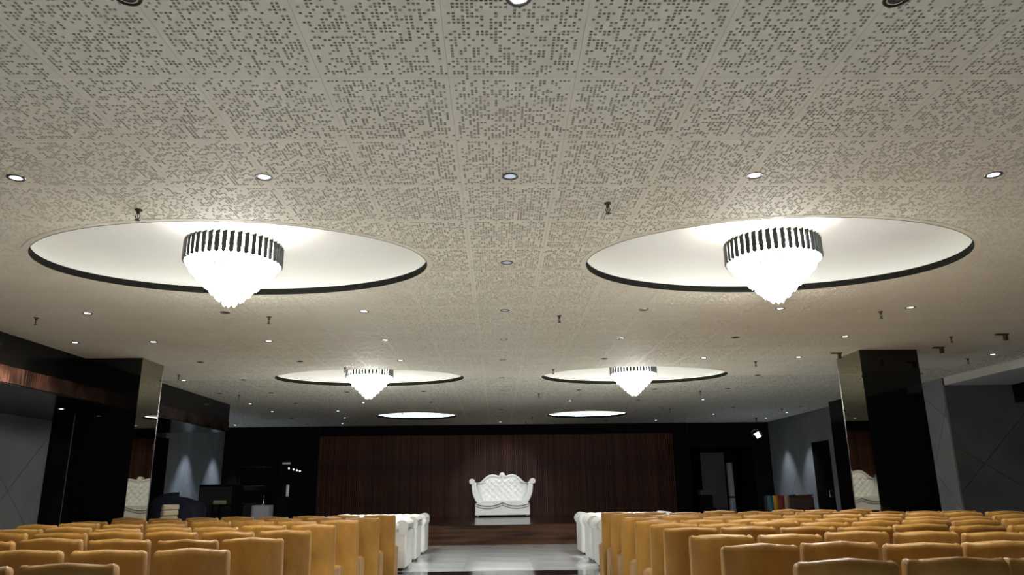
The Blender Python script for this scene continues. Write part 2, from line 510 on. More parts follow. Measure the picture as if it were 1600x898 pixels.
MB().tube([(XR - .03, 21.25, 1.02), (XR - .09, 21.25, 1.02), (XR - .09, 21.25, 1.18), (XR - .03, 21.25, 1.18)], .011).build('door_handle', M['chrome'], dr)

ZA = 3.30
wa = tag(MB().box(XR + 0.02, 13.0, 15.3, 15.55, 0, ZC).build('wall_alcove', M['groove']), 'grey cement board end wall of the side alcove', kind='structure')
wall_strip_boards(wa, Vector((XR - 0.02, 15.3, 0)), Vector((1, 0, 0)), Vector((0, -1, 0)), 3.6, 0, ZA,
                  [(0.05, 2.05, 1.75, 0.95), (0.02, 1.15, 1.75, 2.85), (0.02, 0.35, 1.0, -0.4), (1.75, 0.95, 3.5, 2.6), (1.75, 2.85, 3.5, 0.7)], M['greywall'])
MB().box(10.78, 13.0, 11.5, 15.27, 2.92, ZA).build('black_bulkhead', M['blackgloss'], wa)
M['fascia'] = pmat('fascia_paint', (0.42, 0.41, 0.38), 0.8)
fa = tag(MB().box(XR, XR + 0.04, 7.2, 15.28, ZA - 0.0, ZC).build('trim_2', M['fascia']), 'plain painted fascia at the edge of the side alcove', kind='structure')
M['plainceil'] = pmat('alcove_ceiling_paint', (0.45, 0.47, 0.48), 0.8)
fa2 = tag(MB().box(XR + 0.04, 13.0, 7.2, 15.28, ZA, ZA + 0.05).build('trim_3', M['plainceil']), 'smooth grey lowered ceiling of the side alcove', kind='structure')
wso = tag(MB().box(13.0, 13.2, 7.2, 15.5, 0, ZC).build('wall_alcove_side', M['groove']), 'dark outer wall of the side alcove', kind='structure')
wrn = tag(MB().box(XR, XR + 0.25, YF, 7.2, 0, ZC).build('wall_right_near', M['blackgloss']), 'black laminate wall on the right by the back rows', kind='structure')
wre = tag(MB().box(XL - .3, XR + .3, YF - .3, YF, 0, ZC).build('wall_rear', M['black']), 'dark wall behind the last row of chairs', kind='structure')

# back wall with wooden slats above the stage
SX0, SX1 = -6.0, 6.0
wb = tag(MB().box(XL - .3, 6.55, YB + 0.02, YB + .3, 0, ZC).build('wall_back', M['wallback']), 'dark wooden slat wall behind the stage', kind='structure')
MB().box(8.75, XR, YB + 0.02, YB + .3, 0, ZC).build('wall_pier', M['black'], wb)
MB().box(6.55, 8.75, YB + 0.02, YB + .3, 2.62, ZC).build('wall_header', M['black'], wb)
MB().box(SX0, 6.5, YB - 0.10, YB + 0.02, 3.12, ZC).build('shade_strip', M['black'], wb)  # black strip standing in for the shade along the wall's top
NS = 186
sp = (SX1 - SX0) / NS
slats = [MB().cbox(-0.017, 0.017, -0.07, 0.02, 0.47, 3.12, 0.004).mesh('slat', M['slat'])]
for k in range(NS):
    o = link('slat', slats[0], wb, (SX0 + (k + 0.5) * sp, YB, 0))
    o.location.y += rng.uniform(-0.006, 0.006)
MB().box(SX1 + .02, 6.55, YB - 0.08, YB + .02, 0, 3.12).build('black_panel', M['black'], wb)
MB().box(XL, SX0 - 0.05, YB - 0.08, YB + .02, 0, ZC).build('black_panel', M['black'], wb)

# stage
STY, STZ = 19.25, 0.47
stage = tag(MB().box(-7.0, 6.9, STY + 0.03, YB - 0.1, 0.0, STZ - 0.02).build('trim_4', M['plinth']), 'low dark walnut stage under the slat wall', kind='structure')
nb = 12; w = 13.9 / nb
fp = [(-7.0 + k * w, -7.0 + (k + 1) * w) for k in range(nb)]
for a, b in fp:
    MB().box(a + .0015, b - .0015, STY, STY + .03, 0.0, STZ - .0205).build('front_panel', M['stagewood'], stage)
nbd = 6; d = (YB - 0.1 - STY + 0.02) / nbd
for r in range(nbd):
    for a, b in [(-7.0, -2.4), (-2.4, 2.3), (2.3, 6.9)]:
        MB().box(a + .001, b - .001, STY - 0.02 + r * d + .001, STY - 0.02 + (r + 1) * d - .001, STZ - .02, STZ).build('stage_board', M['stagewood'], stage)

# pillars
def pillar(x0, x1, y0, y1, aisle, label, trim_left):
    p = tag(empty('pillar', ((x0 + x1) / 2, (y0 + y1) / 2, 0)), label, kind='structure')
    cx, cy = (x0 + x1) / 2, (y0 + y1) / 2
    hw, hd = (x1 - x0) / 2, (y1 - y0) / 2
    MB().box(-hw + .012, hw - .012, -hd + .012, hd - .012, 0, ZC - .001).build('core', M['black'], p)
    MB().box(-hw, hw, -hd, -hd + .012, 0, ZC - .001).build('front_glass', M['blackglass'], p)
    MB().box(-hw, hw, hd - .012, hd, 0, ZC - .001).build('rear_glass', M['blackglass'], p)
    s = 1 if aisle > 0 else -1
    xa = sorted((s * hw, s * (hw - .012)))
    MB().box(xa[0], xa[1], -hd + .012, hd - .012, 0, ZC - .001).build('mirror_panel', M['mirror'], p)
    xa = sorted((-s * hw, -s * (hw - .012)))
    MB().box(xa[0], xa[1], -hd + .012, hd - .012, 0, ZC - .001).build('side_glass', M['blackglass'], p)
    if trim_left:
        MB().box(-hw - .014, -hw, -hd - .004, -hd + .02, 0, 2.55).build('edge_trim', M['chrome'], p)
    MB().box(s * hw - .004, s * hw + .004, hd - .008, hd + .003, 0, ZC - .002).build('edge_trim', M['chrome'], p)
pillar(-6.78, -5.82, 12.14, 12.93, 1, 'square black glass pillar beside the copper banded bulkhead', True)
pillar(5.99, 6.95, 11.95, 12.79, -1, 'square black glass pillar near the grey side alcove', False)

# ------------------------------------------------------------------ chandeliers
def crystal(mb, x, y, z0, z1, r, rz):
    n = 6
    prof = [(0.35 * r, z1), (r, z1 - 0.012), (r, z0 + 0.022), (0.25 * r, z0)]
    vs = []
    for rr, z in prof:
        for k in range(n):
            a = rz + 2 * PI * k / n
            vs.append((x + rr * math.cos(a), y + rr * math.sin(a), z))
    fs = [(i * n + k, i * n + (k + 1) % n, (i + 1) * n + (k + 1) % n, (i + 1) * n + k)[::-1] for i in range(3) for k in range(n)]
    fs += [tuple(range(n)), tuple(range(3 * n, 4 * n))[::-1]]
    mb.add(vs, fs)

R0 = 0.452
tiers = [(0.425, 0.395, 0.575, 44), (0.378, 0.315, 0.50, 40), (0.318, 0.245, 0.43, 34), (0.245, 0.178, 0.36, 27), (0.178, 0.112, 0.29, 20), (0.116, 0.052, 0.22, 13), (0.052, 0.0, 0.16, 6)]
tier_me = []
for R, z0, z1, n in tiers:
    mb = MB()
    for k in range(n):
        a = 2 * PI * k / n
        crystal(mb, R * math.cos(a), R * math.sin(a), z0, z1, 0.019 if R > 0.1 else 0.0205, a)
    tier_me.append(mb.mesh('crystal_tier', M['crystal']))
bar_mb = MB()
bar_mb.add([(-0.010, -.021, 0.0), (0.010, -.021, 0.0), (0.010, .021, 0.0), (-0.010, .021, 0.0),
            (-0.010, -.021, 0.185), (0.010, -.021, 0.185), (0.010, .021, 0.205), (-0.010, .021, 0.205), (0, 0, -0.018)],
           [(4, 5, 6, 7), (0, 1, 5, 4), (1, 2, 6, 5), (2, 3, 7, 6), (3, 0, 4, 7), (1, 0, 8), (2, 1, 8), (3, 2, 8), (0, 3, 8)])
bar_me = bar_mb.mesh('black_bar', M['blackbar'])
frame_me = MB()
for zz in (0.46, 0.60):
    frame_me.ering([(R0 - .03, R0 - .03, zz), (R0 - .022, R0 - .022, zz), (R0 - .022, R0 - .022, zz + .01), (R0 - .03, R0 - .03, zz + .01), (R0 - .03, R0 - .03, zz)], 64)
for k in range(4):
    a = k * PI / 2 + .3
    frame_me.tube([(0, 0, 0.605), ((R0 - .025) * math.cos(a), (R0 - .025) * math.sin(a), 0.605)], .005, 6)
frame_me = frame_me.mesh('ring_frame', M['brass'])
shield_me = MB().ering([(0.33, 0.33, 0.612), (0.43, 0.43, 0.612), (0.43, 0.43, 0.618), (0.33, 0.33, 0.618), (0.33, 0.33, 0.612)], 64).mesh('light_shield', M['brass'])  # added ring that shields the dome from the crystals' glow
rod_me = MB().tube([(0, 0, 0.10), (0, 0, 0.84)], .012, 10).mesh('rod', M['brass'])
can_me = MB().lathe([(0.001, 0.80), (0.05, 0.805), (0.085, 0.825), (0.09, 0.845), (0.001, 0.846)], 24).mesh('canopy', M['brass'], True, 40)

def chandelier(x, y, zt, label, zdome):
    t = tag(empty('chandelier', (x, y, zt)), label, 'chandelier', 'tiered crystal chandeliers in the oval coves')
    link('ring_frame', frame_me, t)
    link('light_shield', shield_me, t)
    ro = link('rod', rod_me, t)
    ca = link('canopy', can_me, t, (0, 0, zdome - zt - 0.846))
    ro.scale.z = (zdome - zt - 0.10 - .02) / 0.74; ro.location.z = 0.10 - 0.10 * ro.scale.z
    for k in range(44):
        a = 2 * PI * k / 44
        link('black_bar', bar_me, t, (R0 * math.cos(a), R0 * math.sin(a), 0.42), a + 0.15)
    for me in tier_me:
        tag(link('crystal_tier', me, t), kind='stuff')
    return t
chandelier(-2.57, 6.96, 3.03, 'crystal chandelier with black band, front cove on the copper bulkhead side', 3.90)
chandelier(2.75, 6.96, 3.03, 'crystal chandelier with black band, front cove on striped throw side', 3.90)
chandelier(-2.52, 14.63, 3.06, 'crystal chandelier with black band, middle cove on the copper bulkhead side', 3.90)
chandelier(2.72, 14.63, 3.07, 'crystal chandelier with black band, middle cove on the striped throw side', 3.90)

# ------------------------------------------------------------------ downlights
rim_me = MB().lathe([(0.044, 0.004), (0.046, -0.004), (0.058, -0.005), (0.062, 0.0), (0.062, 0.012)], 24).mesh('rim', M['dl_rim'], True, 40)
def lens_me(m): return MB().lathe([(0.0005, -0.0025), (0.03, -0.002), (0.045, 0.002)], 24).mesh('lens', m, True)
lens = {'on': lens_me(M['dl_on']), 'mid': lens_me(M['dl_mid']), 'off': lens_me(M['dl_off'])}
DL_LABEL = {'on': 'round recessed ceiling downlight, brightly lit, black rim', 'mid': 'round recessed ceiling downlight, dim bluish lens, in the centre line over the aisle',
            'off': 'round recessed ceiling downlight, unlit dark lens'}
DL_ROWS = [24.6, 22.65, 20.7, 18.8, 16.69, 14.7, 12.6, 10.82, 9.0, 6.98, 4.9, 2.91, 0.9]
def dl_label(x, y, st):
    r = min(range(len(DL_ROWS)), key=lambda k: abs(DL_ROWS[k] - y))
    look = {'on': 'brightly lit', 'mid': 'dim bluish', 'off': 'unlit'}[st]
    if abs(x - .105) < .05: return '%s round ceiling downlight over the centre aisle line, %s row from slat wall' % (look, (ORD + ['thirteenth'])[r])
    c = max(0, round(abs(x - .105) / 1.72) - 1)
    side = 'striped throw' if x > 0 else 'copper bulkhead'
    return '%s ceiling downlight, %s row from slat wall, %s out from centre, %s side' % (look, (ORD + ['thirteenth'])[r], ORD[c], side)
def downlight(x, y, st, beam=0.0, z=ZC, label=None, group=None, color=(0.95, 0.97, 1.0), size=70):
    t = tag(empty('downlight', (x, y, z)), label or dl_label(x, y, st), 'ceiling light', group or {'on': 'lit ceiling downlights', 'mid': 'dim centre line downlights', 'off': 'unlit ceiling downlights'}[st])
    link('rim', rim_me, t); link('lens', lens[st], t)
    if beam:
        ld = bpy.data.lights.new('downlight_or_fill_beam', 'SPOT')
        ld.energy = beam * SPOT; ld.color = color; ld.spot_size = math.radians(size); ld.spot_blend = 0.6; ld.shadow_soft_size = 0.04
        lo = bpy.data.objects.new('downlight_or_fill_beam', ld); col.objects.link(lo); lo.parent = t; lo.location = (0, 0, -0.02)
    return t
def loveseat_fill(t, e, target):  # added fill spot brightening the loveseat, even from an unlit fitting
    ld = bpy.data.lights.new('downlight_or_fill_beam', 'SPOT'); ld.energy = e; ld.color = (0.97, 0.98, 1.0)
    ld.spot_size = math.radians(34); ld.spot_blend = 0.7; ld.shadow_soft_size = 0.05
    lo = bpy.data.objects.new('downlight_or_fill_beam', ld); col.objects.link(lo); lo.parent = t; lo.location = (0, 0, -0.03)
    d = Vector(target) - (t.location + Vector((0, 0, -.03)))
    lo.rotation_euler = d.to_track_quat('-Z', 'Y').to_euler()
GXs = [-5.06, -3.37, -1.65, 0.105, 1.85, 3.58, 5.24]
B = 135
for x, st in ((-1.66, 'off'), (0.11, 'on'), (1.86, 'off')): downlight(x, 2.91, st, B if st == 'on' else 0)
for x, st in ((-3.39, 'on'), (-1.65, 'on'), (0.104, 'mid'), (1.87, 'on'), (3.62, 'on')): downlight(x, 4.9, st, B if st == 'on' else 0)
downlight(0.106, 6.98, 'mid')
for x, st in zip(GXs, ('on', 'off', 'on', 'mid', 'off', 'on', 'on')): downlight(x, 9.0, st, B if st == 'on' else 0)
for x, st in zip([-6.2] + GXs, ('on', 'on', 'on', 'on', 'mid', 'off', 'off', 'on')): downlight(x, 10.82, st, B if st == 'on' and x > 0 else 0)
for x, st in zip(GXs, ('off', 'off', 'on', 'mid', 'off', 'on', 'on')): downlight(x, 12.6, st, B if st == 'on' else 0)
for x, st in ((-6.19, 'on'), (-5.03, 'off'), (0.1, 'mid'), (5.24, 'off'), (8.55, 'off')): downlight(x, 14.7, st)
downlight(8.59, 12.5, 'on'); downlight(8.6, 10.6, 'on')
for yy, sts in ((16.69, 'oooofooo'), (18.8, 'fofoffof'), (24.6, 'ofoofoof')):
    for x, c in zip([-6.2] + GXs, sts):
        st = 'mid' if abs(x - .105) < .01 and yy < 20 else ('on' if c == 'f' else 'off')
        if yy == 24.6 and abs(x - .105) < .01: st = 'on'
        t_ = downlight(x, yy, st, 0 if st != 'on' else (90 if yy > 24 and abs(x) < 4 else 0))
for t_ in [o for o in col.objects if o.name.startswith('downlight') and o.type == 'EMPTY' and abs(o.location.y - 18.8) < .01 and abs(o.location.x - .1) < 2 and abs(o.location.x - .1) > .5]:
    loveseat_fill(t_, 420, (0.15, 25.0, 1.1))
for x, st in ((-6.2, 'on'), (-4.4, 'on'), (0.1, 'off'), (4.6, 'off'), (6.6, 'off'), (8.5, 'off')): downlight(x, 20.7, st)
for x, st in ((-6.2, 'off'), (-4.6, 'on'), (0.1, 'off'), (4.9, 'off'), (6.6, 'on')): downlight(x, 22.65, st)
for x, y in ((-3.4, 0.9), (-1.65, 0.9), (1.87, 0.9), (3.6, 0.9)): downlight(x, y, 'on', B)  # unseen row, added to light the chairs from behind
# downlights under the black bulkhead and the alcove
for y, st in ((11.6, 'mid'), (13.4, 'on'), (9.6, 'on'), (16.9, 'on')):
    downlight(-7.75, y, 'on' if st == 'on' else 'off', 0, BULK_Z, ('%s small round downlight under the black copper-banded bulkhead, %s from its stage end' % ('lit' if st == 'on' else 'unlit', {16.9: 'first', 13.4: 'second', 11.6: 'third', 9.6: 'fourth'}[y])), 'bulkhead downlights')
downlight(10.75, 14.6, 'off', 0, ZA, 'unlit round downlight in the smooth grey alcove ceiling')
# wall washers close to the grey cement walls
for k, (x, y) in enumerate(((XL + 0.6, 22.55), (XL + 0.6, 24.75))):
    downlight(x, y, 'on', 420, ZC, 'wall-washing downlight above grey wall by black equipment, %s the slat wall' % ('away from', 'next to')[k], 'wall washers', (0.72, 0.83, 1.0), 62)
for k, (x, y) in enumerate(((XR - 0.6, 24.2), (XR - 0.6, 22.4))):
    downlight(x, y, 'on', 300, ZC, 'wall-washing downlight above grey wall, %s' % ('between black door and slat wall', 'right over the black door')[k], 'door wall washers', (0.78, 0.86, 1.0), 62)

# ------------------------------------------------------------------ sprinklers
spr_base = MB().lathe([(0.001, 0.003), (0.026, 0.003), (0.026, -0.006), (0.012, -0.010), (0.012, -0.03), (0.007, -0.032), (0.001, -0.033)], 14).mesh('base', M['spr'], True, 40)
spr_arm = MB()
for s in (-1, 1): spr_arm.tube([(s * .008, 0, -.028), (s * .017, 0, -.048), (s * .005, 0, -.075)], .0035, 6)
spr_arm = spr_arm.mesh('frame_arm', M['spr'])
spr_bulb = MB().tube([(0, 0, -.032), (0, 0, -.07)], .003, 6).mesh('bulb', M['spr'])
spr_def = MB().lathe([(0.001, -0.075), (0.019, -0.076), (0.019, -0.079), (0.001, -0.08)], 14).mesh('deflector', M['spr'])
def sprinkler(x, y, s=1.0, label=None, group=None):
    t = tag(empty('fire_sprinkler', (x, y, ZC - 0.002), rng.uniform(0, 3)), label or 'small dull brass fire sprinkler hanging from the perforated ceiling', 'sprinkler', group or 'ceiling fire sprinklers')
    t.scale = (s, s, s)
    for n, me in (('base', spr_base), ('frame_arm', spr_arm), ('bulb', spr_bulb), ('deflector', spr_def)): link(n, me, t)
sprinkler(-2.82, 5.52, 1.1, 'fire sprinkler hanging just before the front cove on the copper bulkhead side', 'x1')
sprinkler(0.88, 5.42, 1.1, 'fire sprinkler hanging just before the front cove on the striped throw side', 'x2')
for x, y, where in ((-5.8, 9.2, 'over outer chairs before the copper side pillar'), (-2.9, 9.25, 'behind the front cove on the copper bulkhead side'),
                    (.81, 9.3, 'between the front and middle coves near the centre line'), (4.96, 9.2, 'behind the front cove on the striped throw side'),
                    (6.9, 10.9, 'just before the alcove side pillar'), (-6.0, 14.0, 'just beyond the copper side pillar'), (-5.87, 17, 'beside the far end of the black bulkhead'),
                    (4.72, 17.1, 'beyond the middle cove, outer line, striped throw side'), (8.2, 21.3, 'near the black door wall'),
                    (-2.74, 13.3, 'at the near edge of the middle cove, bulkhead side'), (-2.86, 17.1, 'between middle and small coves, bulkhead side'),
                    (1.05, 13.7, 'beside the middle cove, striped throw side'), (.98, 17.3, 'between middle and small coves near the centre line'),
                    (1.08, 23, 'beside the small cove, striped throw side'), (.95, 24.8, 'next to the top of the slat wall'), (4.62, 13, 'near the mirror face of alcove side pillar'),
                    (4.89, 21, 'beside the small cove, outer line, striped throw side'), (-2.64, 20.9, 'at the near edge of the small cove, bulkhead side'), (8.4, 12.9, 'beside the plain alcove fascia')):
    sprinkler(x, y, 1.15, 'brass fire sprinkler ' + where)
for o in [o for o in col.objects if o.get('group') in ('x1', 'x2')]: del o['group']

def bracket(x, y, label):
    t = tag(empty('ceiling_bracket', (x, y, ZC)), label, 'bracket')
    MB().cbox(-0.09, 0.09, -0.03, 0.03, -0.02, -0.0005, .003).build('plate', M['spr'], t)
    MB().cbox(0.02, 0.075, -0.022, 0.022, -0.10, -0.02, .004).build('sensor', M['spr'], t)
bracket(7.2, 11.75, 'dark sensor on a ceiling plate beside the alcove side pillar')
bracket(7.55, 10.7, 'small dark ceiling sensor plate over the outer chairs by alcove')
bracket(5.72, 12.2, 'brown ceiling sensor beside the mirror face of the alcove side pillar')

# ------------------------------------------------------------------ covered chairs
def chair_meshes(seed):
    rg = random.Random(seed)
    off = Vector((rg.uniform(0, 50), rg.uniform(0, 50), rg.uniform(0, 50)))
    W, H, T = 0.475, 0.955, 0.075
    # back: closed loft; local -y faces the rows behind
    nz, per = 22, 40
    mb = MB()
    vs = []
    for j in range(nz + 1):
        t = j / nz
        z = 0.004 + t * (H - 0.040 - 0.004)
        w = W * (0.985 - 0.03 * (1 - t) + 0.03 * t)
        lean = -0.075 * max(0, (z - 0.45) / 0.5)
        flare = 0.008 * (1 - t) ** 3
        for k in range(per):
            u = k / per
            # rounded rectangle perimeter by angle
            a = 2 * PI * u
            ca, sa = math.cos(a), math.sin(a)
            e = 0.16
            px = (w / 2 + flare) * (abs(ca) ** e) * (1 if ca >= 0 else -1)
            py = (T / 2 + flare * .7) * (abs(sa) ** e) * (1 if sa >= 0 else -1)
            bow = -0.045 * (1 - (2 * px / W) ** 2) * min(1, t * 1.4)
            wr = 0.009 * noise.noise(Vector((px * 7, z * 5, py * 4)) + off) + 0.009 * noise.noise(Vector((px * 16 + z * 9, z * 4, 0)) + off) * (1.3 - t)
            if z < 0.42: wr += 0.006 * math.sin(px * 40 + off.x) * (1 - z / 0.42)
            vs.append((px, py + bow + lean + wr, z - 0.017 * abs(2 * px / W) ** 2 * t ** 6))
    fs = [(j * per + k, j * per + (k + 1) % per, (j + 1) * per + (k + 1) % per, (j + 1) * per + k) for j in range(nz) for k in range(per)]
    # crowned top
    base = nz * per
    for lv, (sc, dz) in enumerate(((0.96, 0.012), (0.84, 0.024), (0.58, 0.033), (0.28, 0.036))):
        for k in range(per):
            x, y, z = vs[base + k]
            yc = -0.045 * (1 - (2 * x / W) ** 2) - 0.075
            crown = 0.006 * (1 - (2 * x / W) ** 2) * (lv + 1) / 4
            kn = 0.009 * noise.noise(Vector((x * 20, y * 10, lv * .5)) + off)
            corner = 0.010 * max(0, abs(2 * x / W) - 0.86) / 0.14 * (1 + .8 * noise.noise(Vector((x * 9, 0, 3)) + off))
            vs.append((x * (1 - (1 - sc) * 0.12), yc + (y - yc) * sc, z + dz + crown + kn + corner))
        b0 = (nz + lv) * per
        fs += [(b0 + k, b0 + (k + 1) % per, b0 + per + (k + 1) % per, b0 + per + k) for k in range(per)]
    top = (nz + 4) * per
    for k in range(1, per // 2 - 0):
        # bridge the two sides of the top loop (front half 0..20, rear half 20..40)
        a, b = top + k - 1, top + k
        c, d_ = top + (per - k) % per, top + (per - k + 1) % per
        if len({a, b, c, d_}) == 4: fs.append((a, b, c, d_))
        else: fs.append(tuple(dict.fromkeys((a, b, c, d_))))
    k = per // 2
    fs.append((top + k - 1, top + k, top + k + 1))
    mb.add(vs, fs)
    back = mb.mesh('back_cover', M['satin'], True, 60)
    # seat
    sb = MB()
    y0, y1 = 0.02, 0.45
    def seat(u, v):
        x = (u - 0.5) * 0.47; y = y0 + v * (y1 - y0)
        ed = min(u, 1 - u, 1 - v + .0001, 1) * 2
        e2 = min(1, min(u, 1 - u) / 0.09, (1 - v) / 0.09)
        return (x, y, 0.455 + 0.03 * (e2 ** 0.5 if e2 > 0 else 0) + 0.004 * noise.noise(Vector((x * 14, y * 14, 1)) + off))
    sb.grid(14, 12, seat)
    seat_me = sb.mesh('seat_cover', M['satin'], True)
    # skirt: three draped sides
    kb = MB()
    path = [(-0.235, 0.0), (-0.235, 0.15), (-0.235, 0.3), (-0.235, 0.45), (-0.08, 0.45), (0.08, 0.45), (0.235, 0.45), (0.235, 0.3), (0.235, 0.15), (0.235, 0.0)]
    pts = []
    for (xa, ya), (xb, yb) in zip(path[:-1], path[1:]):
        for q in range(5): pts.append((xa + (xb - xa) * q / 5, ya + (yb - ya) * q / 5))
    pts.append(path[-1])
    nn = len(pts) - 1
    def sk(u, v):
        i = min(nn, round(u * nn)); x, y = pts[i]
        z = 0.458 * (1 - v) + 0.004
        c = Vector((x, y - 0.22, 0))
        n = Vector((-1, 0, 0)) if i < 15 else (Vector((0, 1, 0)) if i < 30 else Vector((1, 0, 0)))
        if i == 15: n = Vector((-.7, .7, 0))
        if i == 30: n = Vector((.7, .7, 0))
        amp = (0.003 + 0.008 * v) * math.sin(i * 0.9 + off.y) + 0.002 * v + 0.008 * v * noise.noise(Vector((i * .35, v * 2, 0)) + off)
        return (x + n.x * amp, y + n.y * amp, z)
    kb.grid(nn, 8, sk)
    return back, seat_me, kb.mesh('skirt', M['satin'], True)
CH = [chair_meshes(s) for s in range(5)]
def chair(x, y, rz, label, group, nskip=None):
    t = tag(empty('banquet_chair', (x, y, 0), rz), label, 'chair', group)
    b, s, k = CH[rng.randrange(len(CH))]
    t.scale.z = rng.uniform(0.985, 1.01)
    link('back_cover', b, t); link('seat_cover', s, t); link('skirt', k, t)
# rows are listed from the back of the hall to the stage: (y of the backrest, x of the aisle edge)
RR = [(3.70, 1.415), (4.88, 1.40), (5.87, 1.465), (6.86, 1.475), (7.84, 1.545), (8.82, 1.575), (9.78, 1.57), (10.74, 1.58), (11.65, 1.567)]
RL = [(3.98, -1.93), (5.18, -1.79), (6.30, -1.73), (7.45, -1.80), (8.60, -1.80), (9.75, -1.75), (10.8, -1.65), (11.75, -1.56)]
for r, (y, xe) in enumerate(RR):
    for c in range(10):
        x = xe + 0.2375 + c * 0.522
        if x > (0.964 * y) * 0.72 + 0.9: continue
        if y > 11.0 and x + .3 > 6.0 and y + 0.5 > 11.95: continue
        chair(x + rng.uniform(-.008, .008), y + 0.1 + rng.uniform(-.03, .03), rng.uniform(-.022, .022),
              'gold satin covered chair, %s row from stage, %s from aisle, striped throw side' % (ORD[len(RR) - 1 - r], ORD[c]), 'gold covered chairs on the striped throw side')
for r, (y, xe) in enumerate(RL):
    for c in range(8):
        x = xe - 0.2375 - c * 0.535
        if x < -(0.964 * y) * 0.70 - 0.9: continue
        chair(x + rng.uniform(-.008, .008), y + 0.1 + rng.uniform(-.03, .03), rng.uniform(-.022, .022),
              'gold satin covered chair, %s row from stage, %s from aisle, copper bulkhead side' % (ORD[len(RL) - 1 - r], ORD[c]), 'gold covered chairs on the copper bulkhead side')

# ------------------------------------------------------------------ white lounge sofas in front of the stage
def tuft_roll(length, r, n_seg, along_x=True):
    """a buttoned roll: half-open cylinder with pillow bulges"""
    mb = MB(); na = 20; nl = int(length / 0.025)
    def f(u, v):
        a = -0.35 * PI + v * 1.7 * PI
        l = (u - .5) * length
        b = 0.012 * abs(math.sin(PI * (l / 0.16 + (0.5 if int(v * 3) % 2 else 0)))) ** .6 * abs(math.sin(PI * v * 3)) ** .5
        rr = r * (0.94) + b
        p = (l, rr * math.cos(a + PI / 2), rr * math.sin(a + PI / 2) + 0)
        return p if along_x else (p[1], p[0], p[2])
    mb.grid(nl, na, f)
    for s in (-.5, .5):
        ring = [((s * length), r * .94 * math.cos(-0.35 * PI + v / 16 * 1.7 * PI + PI / 2), r * .94 * math.sin(-0.35 * PI + v / 16 * 1.7 * PI + PI / 2)) for v in range(17)]
        if not along_x: ring = [(q[1], q[0], q[2]) for q in ring]
        mb.add(ring, [tuple(range(17)) if s > 0 else tuple(range(17))[::-1]])
    return mb
SW, SD = 1.9, 0.92
sofa_parts = {}
sofa_parts['base'] = MB().cbox(-SW / 2 + .02, SW / 2 - .02, -SD / 2 + .02, SD / 2 - .02, 0.05, 0.36, 0.02).mesh('base', M['leather'])
sofa_parts['back'] = MB().cbox(-SW / 2 + .005, SW / 2 - .005, -SD / 2, -SD / 2 + 0.17, 0.05, 0.70, 0.02).mesh('back', M['leather'])
sofa_parts['back_roll'] = tuft_roll(SW - .26, 0.125, 1).mesh('back_roll', M['leather'], True, 60)
sofa_parts['arm'] = MB().cbox(-0.10, 0.10, -SD / 2 + .002, SD / 2, 0.05, 0.64, 0.02).mesh('arm', M['leather'])
sofa_parts['arm_roll'] = tuft_roll(SD + .02, 0.125, 1, False).mesh('arm_roll', M['leather'], True, 60)
sofa_parts['seat_cushion'] = MB().cbox(-0.36, 0.36, -0.25, SD / 2 - .01, 0.362, 0.47, 0.03).mesh('seat_cushion', M['leather'])
sofa_parts['foot'] = MB().cbox(-0.04, 0.04, -0.04, 0.04, 0.0, 0.052, 0.008).mesh('foot', M['plinth'])
def lounge(x, y, label, group):
    t = tag(empty('lounge_sofa', (x, y, 0)), label, 'sofa', group)
    P = sofa_parts
    link('base', P['base'], t); link('back', P['back'], t)
    link('back_roll', P['back_roll'], t, (0, -SD / 2 + 0.09, 0.70))
    for s in (-1, 1):
        link('arm', P['arm'], t, (s * (SW / 2 - .10), 0, 0))
        link('arm_roll', P['arm_roll'], t, (s * (SW / 2 - .085), 0, 0.70))
        link('seat_cushion', P['seat_cushion'], t, (s * 0.37, 0, 0))
        for q in (-1, 1): link('foot', P['foot'], t, (s * (SW / 2 - .1), q * (SD / 2 - .09), 0))
for k, y in enumerate((13.70, 15.30, 16.95)):
    lounge(-1.55 - SW / 2, y, 'white buttoned leather sofa, %s row from stage, copper bulkhead side of aisle' % ORD[2 - k], 'white lounge sofas beside the aisle')
for k, y in enumerate((13.35, 14.75, 16.30)):
    lounge(1.70 + SW / 2, y, 'white buttoned leather sofa, %s row from stage, striped throw side of aisle' % ORD[2 - k], 'white lounge sofas beside the aisle')
lounge(-1.55 - SW * 1.5 - .08, 13.70, 'white leather sofa mostly hidden behind chairs, second from aisle, copper bulkhead side', 'white lounge sofas beside the aisle')
lounge(1.70 + SW * 1.5 + .08, 13.35, 'white leather sofa mostly hidden behind chairs, second from aisle, striped throw side', 'white lounge sofas beside the aisle')

